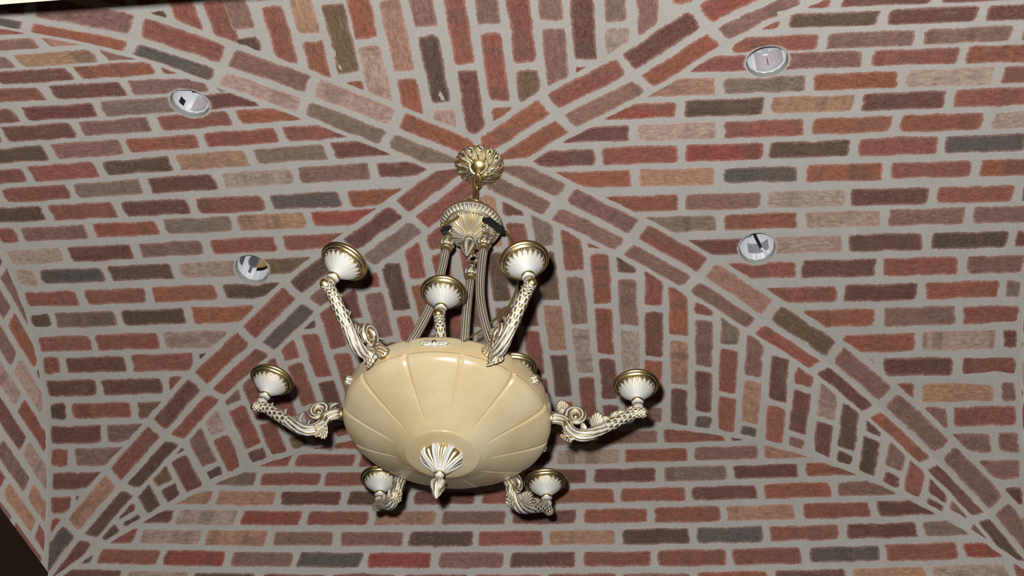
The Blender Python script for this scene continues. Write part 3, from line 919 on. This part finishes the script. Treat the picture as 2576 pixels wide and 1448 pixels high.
# finial under the bowl
def finial():
    mb = MB()
    prof = spline([(.030, -.9165), (.040, -.9170), (.0415, -.9215), (.0395, -.9270), (.034, -.9340), (.026, -.9415), (.018, -.9490), (.0115, -.9560), (.0085, -.9605)], 30)
    def fn(i, t, r, z, w):
        u = i/29; f = (8*t/(2*PI)+.30*math.sin(2.6*u)) % 1.0; x = abs(f-.5)*2
        k = sstep(0, .12, u)*sstep(1, .80, u); wd = .74*math.sin(PI*min(1, u*.95+.10))**.7
        ridge = math.exp(-((x-wd)/.15)**2); core = math.exp(-(x/.16)**2)*sstep(.25, .45, u); ins = sstep(-.05, .15, wd-x)
        if i <= 2: return r*(1+.035*math.cos(28*t)), z, .4-.4*math.cos(28*t)
        return r*(1+(.060*ridge+.035*core-.045*ins*(1-core))*k), z-.0015*ridge*k, .22+.70*ridge+.5*core+.35*(1-ins)
    mb.lathe([(a, b, .5) for a, b in prof], 320, fn)
    p2 = [(.0085, -.9605, .3), (.0108, -.9615, .2), (.0112, -.9645, .2), (.0085, -.9665, .6), (.0070, -.9690, .7), (.0078, -.9730, .6), (.0088, -.9760, .4)]
    mb.lathe(p2, 48)
    p3 = spline([(.0088, -.976), (.0128, -.9800), (.0142, -.9865), (.0130, -.9935), (.0100, -.9995), (.0086, -1.0040), (.0072, -1.0085), (.0040, -1.0140), (.0006, -1.0190)], 30)
    def f3(i, t, r, z, w):
        u = i/29; c = math.cos(5*t+6*u); k = sstep(0, .15, u)*sstep(1, .9, u)
        return r*(1+.14*c*k), z, .52-.35*c*k-.45*math.cos(20*t+14*u)*k
    mb.lathe([(a, b, .5) for a, b in p3], 60, f3)
    return mb
part('finial', finial(), (WASH2,), loc=(BX, 0, 0), label='leafy brass finial under the bowl')

# centre stem and hub inside the bowl
mb = MB(); mb.lathe([(.001, -.905, .2), (.013, -.905, .2), (.013, -.79, .2), (.024, -.78, .3), (.026, -.74, .3), (.018, -.72, .3), (.010, -.70, .2), (.001, -.695, .2)], 32)
part('centre_stem', mb, (BRASS,), loc=(BX, 0, 0))

# rosettes on the rim band
def rosette():
    mb = MB()
    mb.lathe([(.0078, 0, .9), (.0082, .002, .3), (.0066, .0042, .9), (.0052, .0040, .9), (.0042, .0062, .2), (.0018, .0078, .0), (.0001, .0082, 0)], 28, lambda i, t, r, z, w: (r*(1+(.08*math.cos(9*t) if i < 3 else 0)), z, w))
    for sg in (1, -1):
        nu, nv = 13, 13; v = []; w = []; f = []
        for j in range(nv):
            q = j/(nv-1); x = .006+q*.021; hw = .0068*(math.sin(PI*min(q*.82+.18, 1))**.6)*(1+.28*math.cos(q*22))
            for i in range(nu):
                p = i/(nu-1)*2-1; rib = math.cos(p*PI*3.2+q*2*p)
                v.append((sg*x, p*hw, .0022+.0026*(1-p*p)+.0009*rib)); w.append(.55-.5*rib)
        for j in range(nv-1):
            for i in range(nu-1):
                a = j*nu+i; q = (a, a+1, a+nu+1, a+nu); f.append(q if sg > 0 else q[::-1])
        k = len(v); v += [(p[0], p[1], 0.0) for p in v]; w += w
        f += [tuple(i+k for i in q[::-1]) for q in f]
        bd = [i for i in range(nu)] + [j*nu+nu-1 for j in range(1, nv)] + [(nv-1)*nu+i for i in range(nu-2, -1, -1)] + [j*nu for j in range(nv-2, 0, -1)]
        f += [(bd[i], bd[(i+1) % len(bd)], bd[(i+1) % len(bd)]+k, bd[i]+k) for i in range(len(bd))]
        mb.add(v, f, w)
    return mb.mesh('rosette')
rm = rosette(); rm.materials.append(WASH)
mb = MB(); mb.lathe([(.0088, -.001, .9), (.0104, .0012, .4), (.0100, .0040, .5), (.0078, .0050, .9), (.0085, .0075, .5), (.0075, .0108, .3), (.0045, .0125, .1), (.0001, .0130, 0)], 40,
    lambda i, t, r, z, w: (r*(1+.09*math.cos(8*t)), z, w-.35*math.cos(8*t)))
bud_me = mb.mesh('rosette_bud'); bud_me.materials.append(WASH2)
for k in range(6):
    a = math.radians(-88+60*k); d = Vector((math.cos(a), math.sin(a), 0))
    R = Matrix((Vector((-d.y, d.x, 0)), Vector((0, 0, 1)), d)).transposed().to_4x4()
    R.translation = d*.2064+Vector((BX, 0, -.8175))
    if k == 0: link('rosette', rm, CH, mw=R, label='leafy cast plaque on the rim of the bowl')
    else: link('rosette_bud', bud_me, CH, mw=R)

# one arm in its own frame: x outward from the chandelier axis, z up from the cup's rim level
CR = .379                                   # radius of the ring of cups
def cup_mesh():
    mb = MB()
    rim = [(.0001, -.0065, .2), (.020, -.0065, .2), (.0385, -.0060, .3), (.0415, -.0030, .1), (.0438, -.0006, 0), (.0458, -.0010, 0), (.0468, -.0030, 0), (.0466, -.0052, 0), (.0452, -.0070, 0), (.0432, -.0080, .0), (.0422, -.0083, 1.0), (.0416, -.0085, .9), (.0410, -.0098, 0), (.0396, -.0114, 0), (.0380, -.0120, .0), (.0370, -.0121, 1.0), (.0362, -.0122, .9)]
    mb.lathe([(a, b, c-.25) for a, b, c in rim], 96, mi=1)
    bell = spline([(.0362, -.0122), (.0345, -.0150), (.0315, -.0190), (.0275, -.0235), (.0228, -.0280), (.0180, -.0325), (.0136, -.0366), (.0108, -.0402), (.0095, -.0430)], 34)
    n = 20
    def fn(i, t, r, z, w):
        u = i/33
        f = (t*n/(2*PI)) % 1.0; x = abs(f-.5)*2                  # 0 on a leaf's midrib, 1 between leaves
        wd = .96*min(1, (u/.34+.02))**.55                          # pointed tips under the rim
        m = sstep(-.10, .10, wd-x); k = sstep(1.0, .85, u)
        vein = math.exp(-((x-wd*.52)/.13)**2); mid = math.exp(-(x/.12)**2); edge = math.exp(-((x-wd*.94)/.10)**2)
        h = .020*m - .016*vein*m + .004*mid
        return r*(1+h*k) - .0012*(1-m)*(1-u)*k, z, .72*m + .10 - .74*vein*m*(1-.6*u) - .42*edge*m*(1-.6*u) + .14*u
    mb.lathe([(a, b, .5) for a, b in bell], 400, fn)
    mb.lathe([(.0095, -.0430, .8), (.0108, -.0440, .1), (.0126, -.0456, .0), (.0130, -.0478, .0), (.0122, -.0500, .2), (.0098, -.0514, .8), (.0090, -.0540, .8), (.0098, -.0580, .3), (.0108, -.0620, .4), (.0098, -.0680, .8), (.0085, -.0760, .5)], 48)
    return mb.mesh('drip_cup')
CUP = cup_mesh(); CUP.materials.append(WASH); CUP.materials.append(BRASS)
def acanthus(length, spread, ribs=7, curl=.35, thick=.0022, bow=.25):
    """fan-shaped leaf growing along +z from the origin, spread along x, its tip curling towards +y"""
    nu, nv = ribs*6+1, 14; v = []; w = []; f = []
    for j in range(nv):
        q = j/(nv-1)
        for i in range(nu):
            p = i/(nu-1)*2-1; rib = math.cos(p*PI*ribs)
            R = length*(1-.30*abs(p)**1.7)*(1+.045*rib*q) * q
            a = p*spread*(.30+.70*q**.6)
            x = R*math.sin(a)+.0028*p*(1-q); z = R*math.cos(a)
            y = curl*length*q*q*(1-.4*abs(p)) - bow*length*p*p*q + .0013*rib*(.25+q)
            v.append((x, y, z)); w.append(.50-.60*rib)
    for j in range(nv-1):
        for i in range(nu-1):
            a = j*nu+i; f.append((a, a+1, a+nu+1, a+nu))
    k = len(v); v2 = [(p[0], p[1]-thick, p[2]) for p in v]; v += v2; w += w
    f += [tuple(i+k for i in q[::-1]) for q in f]
    bd = [i for i in range(nu)] + [j*nu+nu-1 for j in range(1, nv)] + [(nv-1)*nu+i for i in range(nu-2, -1, -1)] + [j*nu for j in range(nv-2, 0, -1)]
    f += [(bd[i], bd[i]+k, bd[(i+1) % len(bd)]+k, bd[(i+1) % len(bd)]) for i in range(len(bd))]
    mb = MB(); mb.add(v, f, w); return mb.mesh('acanthus_leaf')
LEAF = acanthus(.034, .62); LEAF.materials.append(WASH2)
LEAFB = acanthus(.040, .50, 7, .22, .0026, .35); LEAFB.materials.append(WASH2)
def arm_mesh():
    mb = MB(); Z0 = .725
    raw = [(.3975, -.7985, .0045), (.3945, -.8005, .0088), (.388, -.8010, .0104), (.379, -.8015, .0104), (.366, -.8060, .0102), (.350, -.8165, .0104), (.333, -.8280, .0106), (.315, -.8400, .0108), (.298, -.8510, .0112), (.281, -.8600, .0116), (.265, -.8625, .0114), (.251, -.8560, .0108), (.2425, -.8440, .0102), (.2395, -.8300, .0094)]
    P = spline(raw, 260)
    def fn(u, t, r):
        # outer half: overlapping scales, white in the seams; inner half: long leaf ribs
        sc = sstep(.60, .50, u)*sstep(.085, .12, u); lr = sstep(.50, .60, u)
        m = 7; row = int(u*24); fu = u*24-row; ft = (t/(2*PI)*m+(row % 2)*.5) % 1.0
        e = fu-(.30+.70*(1-(2*ft-1)**2))              # below 0 inside the scale, 0 on its rounded edge
        dome = max(0, 1-abs(2*ft-1)**2)*(1-fu*.5)
        seam = math.exp(-(e/.16)**2)+math.exp(-((ft-.5)**2-.25)**2/.004)*.6
        rib = math.cos(9*t+7*math.sin(u*5)); fine = math.cos(27*t-16*u)
        rr = r*(1+sc*(.12*dome-.07*seam)+lr*(.075*rib+.03*fine))
        w = .46 + sc*(.60*seam-.20*dome+.10*math.cos(42*t)) + lr*(-.35*rib-.30*fine+.12)
        return rr, w if u > .085 else .0
    mb.sweep([(x-CR, 0, z+Z0) for x, z, r in P], [r for x, z, r in P], 64, fn)
    # neck up to the cup
    mb.lathe([(.0085, -.0755, .4), (.0098, -.074, .2), (.0098, -.079, .5), (.0090, -.083, .5)], 24)
    # knob at the outer end
    mb.lathe([(.0001, -.0085, 0), (.004, -.008, 0), (.0075, -.005, .1), (.0088, 0, .0), (.0078, .0045, .0), (.004, .0078, 0), (.0001, .0085, 0)], 20, None, Matrix.Translation((.0135, 0, -.0765)))
    # trunk to the bowl with a ribbed collar
    tr = spline([(.2045, -.8200, .0135), (.2100, -.8205, .0130), (.2135, -.8208, .0110), (.2200, -.8215, .0108), (.2290, -.8240, .0112), (.2380, -.8300, .0110), (.2450, -.8400, .0085)], 30)
    mb.sweep([(x-CR, 0, z+Z0) for x, z, r in tr], [r for x, z, r in tr], 60, lambda u, t, r: (r*(1+.09*math.cos(11*t+5*u)*sstep(.2, .4, u)), .42-.5*math.cos(11*t+5*u) if u > .2 else .05))
    return mb.mesh('arm')
def scroll_mesh():
    mb = MB(); Z0 = .725
    pts = [(.2425, -.8470, .0100), (.2390, -.8360, .0102), (.2372, -.8250, .0098), (.2385, -.8130, .0092)]
    c = (.2560, -.8160); n = 40
    for i in range(n):
        q = i/(n-1); a = PI*.90 - q*PI*2.35; rr = .0150*(1-q)**.75+.0035
        pts.append((c[0]+rr*math.cos(a), c[1]+rr*math.sin(a)*1.10, .0084-.0036*q))
    P = spline(pts, 170)
    mb.sweep([(x-CR, 0, z+Z0) for x, z, r in P], [r for x, z, r in P], 40, lambda u, t, r: (r*(1+.07*math.cos(6*t)), .40-.55*math.cos(6*t)))
    mb.lathe([(.0001, .0055, .1), (.004, .005, .1), (.0062, .003, .2), (.0066, 0, .5), (.0062, -.003, .2), (.004, -.005, .1), (.0001, -.0055, .1)], 24, None, Matrix.Translation((c[0]-CR, 0, c[1]+Z0)) @ Matrix.Rotation(PI/2, 4, 'X'))
    return mb.mesh('scroll')
ARM = arm_mesh(); ARM.materials.append(WASH2); SCR = scroll_mesh(); SCR.materials.append(WASH2)
def fr(x, z, ang, tw=0, s=1.0, mirror=False):
    """leaf frame: at (x,z) of the arm plane, growing towards angle ang (from +x towards +z); tw = 0 lies in the arm plane"""
    g = Vector((math.cos(ang), 0, math.sin(ang))); o = Vector((0, 1, 0))
    w = g.cross(o)
    xw = (w*math.cos(tw)+o*math.sin(tw)).normalized(); yw = g.cross(xw)
    M_ = Matrix((xw, yw, g)).transposed().to_4x4() @ Matrix.Scale(s, 4)
    M_.translation = Vector((x-CR, 0, z+.725)); return M_
LEAVES = [(LEAF, fr(.2880, -.8500, math.radians(68), .25, 1.15)), (LEAF, fr(.3180, -.8345, math.radians(52), .35, .95)), (LEAF, fr(.3480, -.8170, math.radians(46), .4, .90)),
          (LEAFB, fr(.2560, -.8460, math.radians(232), .15, .98)), (LEAFB, fr(.2700, -.8560, math.radians(200), .75, .95)), (LEAFB, fr(.2700, -.8600, math.radians(184), -.9, .95)), (LEAF, fr(.2370, -.8120, math.radians(110), .3, .92)), (LEAF, fr(.2690, -.8560, math.radians(78), .8, .62)),
          (LEAF, fr(.2250, -.8180, math.radians(75), .2, .55)), (LEAF, fr(.3320, -.8240, math.radians(50), -.6, .80)), (LEAF, fr(.3020, -.8430, math.radians(58), -.6, .85))]
def arm(ang, R, z, lean=0):
    d = math.radians(ang)
    mw = Matrix.Translation((R*math.cos(d), R*math.sin(d), z)) @ Matrix.Rotation(d, 4, 'Z')
    a = link('arm', ARM, CH, mw=mw)
    T = Matrix.Translation((0, 0, -.058)); ay = Matrix.Rotation(-d, 3, 'Z') @ Vector((0, 1, 0))   # some cups have been bent over sideways
    link('drip_cup', CUP, a, mw=T @ Matrix.Rotation(math.radians(lean), 4, ay) @ T.inverted()); link('scroll', SCR, a)
    for me, m in LEAVES: link('acanthus_leaf', me, a, mw=m)
    return a
for ang, R, z, ln in ((-115.0, .378, -.7235, 17), (-58.0, .381, -.7215, -13), (182.3, .381, -.7195, 7), (4.4, .384, -.7225, -3), (122.1, .382, -.724, -6), (63.6, .385, -.7255, -6)): arm(ang, R, z, ln)
for ang, R, z in ((-89.0, .160, -.6275), (30.0, .142, -.6275), (150.0, .150, -.6275)): arm(ang, R, z)

# ceiling canopy, loop and link
def canopy():
    mb = MB()
    prof = spline([(.058, .006), (.0600, -.002), (.0610, -.006), (.0585, -.0115), (.052, -.0190), (.043, -.0270), (.033, -.0340), (.022, -.0395), (.012, -.0430), (.0075, -.0450)], 40)
    def fn(i, t, r, z, w):
        u = i/39; k = sstep(.08, .25, u)*sstep(1, .85, u)
        c = math.cos(14*t+3.4*math.sin(3.4*u)); d = math.cos(42*t-11*u+2.4*math.cos(14*t+6*u))
        e = .03*math.cos(26*t) if u < .22 else 0
        return r*(1+.020*c*k+.028*d*k+e), z-.0016*c*k-.0012*d*k, .40-.20*c*k-.55*d*k
    mb.lathe([(a, b, .5) for a, b in prof], 420, fn)
    # shield boss facing the hall
    T = Matrix.Translation((.002, -.0215, -.0330)) @ Matrix.Rotation(math.radians(150), 4, 'X')
    mb.lathe([(.0250, -.006, .9), (.0262, .0010, .8), (.0246, .0042, .2), (.0222, .0046, .1), (.0204, .0034, .9), (.0186, .0040, .5), (.0140, .0070, -.2), (.0070, .0092, -.3), (.0001, .0098, -.3)], 48, lambda i, t, r, z, w: (r*(1+.05*math.cos(3*t)+(.03*math.cos(21*t) if i < 4 else 0)), z, w), T)
    mb.lathe([(.0075, -.045, .1), (.0095, -.0462, 0), (.0098, -.0500, 0), (.0080, -.0530, 0), (.0001, -.0535, 0)], 28)
    return mb
part('canopy', canopy(), (brass_mat('brass_canopy', .16, .40),), label='leafy brass canopy fixed at the crown')
mb = MB(); ring = lambda c, rx, rz, rad, ax, n=28: [(c[0]+rx*math.cos(2*PI*i/n)*ax[0], c[1]+rx*math.cos(2*PI*i/n)*ax[1], c[2]+rz*math.sin(2*PI*i/n)) for i in range(n+1)]
mb.sweep(ring((0, 0, -.074), .0082, .0205, .0045, (1, 0)), .0060, 12, None, 0, False, .0)
part('loop', mb, (BRASS,), label='polished brass loop under the canopy')
mb = MB(); mb.sweep(ring((0, 0, -.121), .0080, .0285, .0035, (.35, .94)), .0034, 10, None, 0, False, .1)
part('chain_link', mb, (BRASS,))
mb = MB(); mb.sweep(ring((0, 0, -.158), .0185, .0170, .0030, (.9, .43)), .0034, 10, None, 0, False, .35); mb.sweep(ring((.004, .006, -.166), .022, .0135, .003, (.8, -.6)), .003, 10, None, 0, False, .35)
part('ring', mb, (WASH2,))

# bell from which the rods hang
def bell():
    mb = MB(); BZ = -.236
    top = [(.001, -.176, .3), (.012, -.178, .3), (.016, -.186, .4), (.030, -.198, .4), (.052, -.212, .4), (.066, -.224, .3), (.0715, -.231, .1), (.0735, -.2345, .0), (.0735, -.2370, .0), (.0722, -.2390, .6)]
    mb.lathe(top, 120)
    band = spline([(.0722, -.2390), (.0705, -.2440), (.0665, -.2485), (.0625, -.2505)], 12)
    def fb(i, t, r, z, w):
        c = math.cos(44*t); k = sstep(0, 3, i)*sstep(11, 8, i); return r*(1-.022*max(0, c)*k), z+.0008*c*k, .55-.75*c*k
    mb.lathe([(a, b, .5) for a, b in band], 352, fb)
    mb.lathe([(.0625, -.2505, .9), (.0618, -.2528, .0), (.0600, -.2535, .0), (.0588, -.2528, .9)], 96)
    dome = spline([(.0588, -.2528), (.0560, -.2565), (.0505, -.2615), (.0425, -.2665), (.0335, -.2710), (.0245, -.2752), (.0165, -.2795), (.0112, -.2840), (.0098, -.2880)], 40)
    def fd(i, t, r, z, w):
        u = i/39; k = sstep(.03, .2, u)*sstep(1, .85, u); c = math.cos(12*t); d = math.cos(60*t)
        g = math.sin(37*t+u*50)*math.sin(23*t-u*41)
        return r*(1+.05*c*k), z-.0020*d*k*(1-.3*u)-.003*c*k, .52+.5*d*k-.4*max(0, -c)*k + (.6*g if u < .25 else 0)
    mb.lathe([(a, b, .5) for a, b in dome], 360, fd)
    mb.lathe([(.0098, -.288, .7), (.0120, -.2890, 0), (.0122, -.2915, 0), (.0100, -.2935, .7), (.0092, -.2965, .8), (.0100, -.3000, .6)], 40)
    bud = spline([(.0100, -.3000), (.0140, -.3040), (.0155, -.3100), (.0150, -.3170), (.0128, -.3240), (.0100, -.3300), (.0065, -.3370), (.0025, -.3440), (.0004, -.3470)], 30)
    mb.lathe([(a, b, .5) for a, b in bud], 72, lambda i, t, r, z, w: (r*(1+.12*math.cos(6*t+1.5*i/29)*sstep(0, 6, i)*sstep(29, 22, i)), z, .5-.6*math.cos(6*t+1.5*i/29)))
    return mb
part('bell', bell(), (WASH2,), label='leaf-cast brass bell above the three rods')

# three fluted rods with leaf bulbs and hooks
RODS = [(207, [(.050, -.300), (.0505, -.345), (.053, -.42), (.062, -.52), (.080, -.61), (.105, -.69), (.140, -.765), (.165, -.800)]),
        (334, [(.046, -.300), (.047, -.345), (.047, -.42), (.053, -.50), (.073, -.59), (.103, -.68), (.140, -.765), (.165, -.800)]),
        (84, [(.044, -.330), (.045, -.380), (.047, -.45), (.056, -.53), (.074, -.61), (.100, -.69), (.135, -.765), (.16, -.800)])]
for ang, cv in RODS:
    d = math.radians(ang); D = Vector((math.cos(d), math.sin(d), 0))
    tz = cv[0][1]; mb = MB()
    pts = [D*r+Vector((0, 0, z)) for r, z in spline(cv, 70)]
    pts = [p for p in pts if p.z < tz-.046]
    mb.sweep(pts, .0098, 48, lambda u, t, r: (r*(1+.075*math.cos(12*t)),   .47-.66*math.cos(12*t)))
    rod = part('rod', mb, (WASH2,))
    # bulb
    mb = MB(); top = Vector(D*cv[0][0]+Vector((0, 0, tz))); T = Matrix.Translation(top)
    mb.lathe([(.006, .010, .3), (.0085, .006, .5), (.0075, .000, .3), (.0088, -.003, .1), (.0075, -.006, .6), (.0085, -.010, .6)], 32, None, T)
    bulb = spline([(.0085, -.010), (.0130, -.0160), (.0162, -.0230), (.0170, -.0290), (.0150, -.0345), (.0130, -.0370)], 24)
    mb.lathe([(a, b, .5) for a, b in bulb], 64, lambda i, t, r, z, w: (r*(1+.10*math.cos(8*t+i*.12)*sstep(0, 4, i)*sstep(23, 17, i)), z, .5-.6*math.cos(8*t+i*.12)), T)
    mb.lathe([(.0130, -.0370, .8), (.0145, -.0385, .1), (.0142, -.0415, .1), (.0115, -.0440, .5), (.0102, -.0500, .2), (.0098, -.0530, .3)], 40, None, T)
    link('leaf_bulb', mb.mesh('leaf_bulb'), rod, (WASH2,))
    mb = MB(); hk = [top+Vector((0, 0, .012+.0105)) + (D.cross(Vector((0, 0, 1)))*math.cos(2*PI*i/28)*.0105+Vector((0, 0, 1))*math.sin(2*PI*i/28)*.0125) for i in range(29)]
    mb.sweep(hk, .0036, 10, lambda u, t, r: (r*(1+.2*math.cos(u*60)), .5-.4*math.cos(u*60)), 0, False)
    mb.sweep([top+Vector((0, 0, .040))-D*.0085 + D*.0085*math.cos(2*PI*i/20)*1.0 + Vector((0, 0, .009*math.sin(2*PI*i/20))) for i in range(21)], .003, 8, None, 0, False, .2)
    link('hook_ring', mb.mesh('hook_ring'), rod, (WASH2,))

# tape, cord and stray wire on the hooks
mb = MB(); R3 = Matrix.Rotation(math.radians(-38), 3, 'Y') @ Matrix.Rotation(math.radians(12), 3, 'X')
mb.sweep([(.040, -.050, -.278), (.052, -.052, -.286), (.066, -.053, -.300), (.080, -.053, -.315), (.088, -.053, -.324)], [.0055, .0082, .0088, .0086, .0080], 7, lambda u, t, r: (r*(1+.18*math.cos(3*t+9*u)), .5))
part('tape_wrap', mb, (TAPE,), smooth=False, label='black tape sticking out of the right hook')
mb = MB(); mb.sweep([(-.062, -.030, -.286), (-.055, -.030, -.289), (-.048, -.034, -.287), (-.040, -.036, -.280)], [.004, .0085, .0090, .005], 7, lambda u, t, r: (r*(1+.2*math.cos(2*t+7*u)), .5))
part('tape_wrap', mb, (TAPE,), smooth=False, label='black tape on the left hook')
mb = MB(); mb.sweep(spline([(-.058, -.052, -.296), (-.050, -.054, -.292), (-.038, -.052, -.282), (-.026, -.050, -.270), (-.021, -.049, -.262)], 14), .0036, 10)
part('cord_end', mb, (CORDM,), label='stub of gold cord through the left hook')
mb = MB(); cp = spline([(.020, .045, -.182), (.050, .058, -.182), (.062, .06, -.189), (.081, .06, -.211), (.097, .06, -.259), (.109, .06, -.337), (.112, .06, -.397), (.098, .06, -.455), (.069, .058, -.497), (.045, .055, -.529), (.022, .05, -.556), (-.01, .03, -.62), (-.004, .004, -.70)], 60)
mb.sweep(cp, .0027, 10, lambda u, t, r: (r*(1+.28*math.cos(2*t+u*9)), .5)); part('lamp_cord', mb, (CORDM,), label='clear gold lamp cord looping beside the rods')
mb = MB(); mb.sweep(spline([(-.050, -.030, -.338), (-.055, -.03, -.36), (-.063, -.03, -.39), (-.064, -.03, -.413), (-.055, -.03, -.439), (-.056, -.028, -.455)], 24), .0005, 5)
part('stray_wire', mb, (COPPER,), label='hair-thin copper wire beside the left rod')
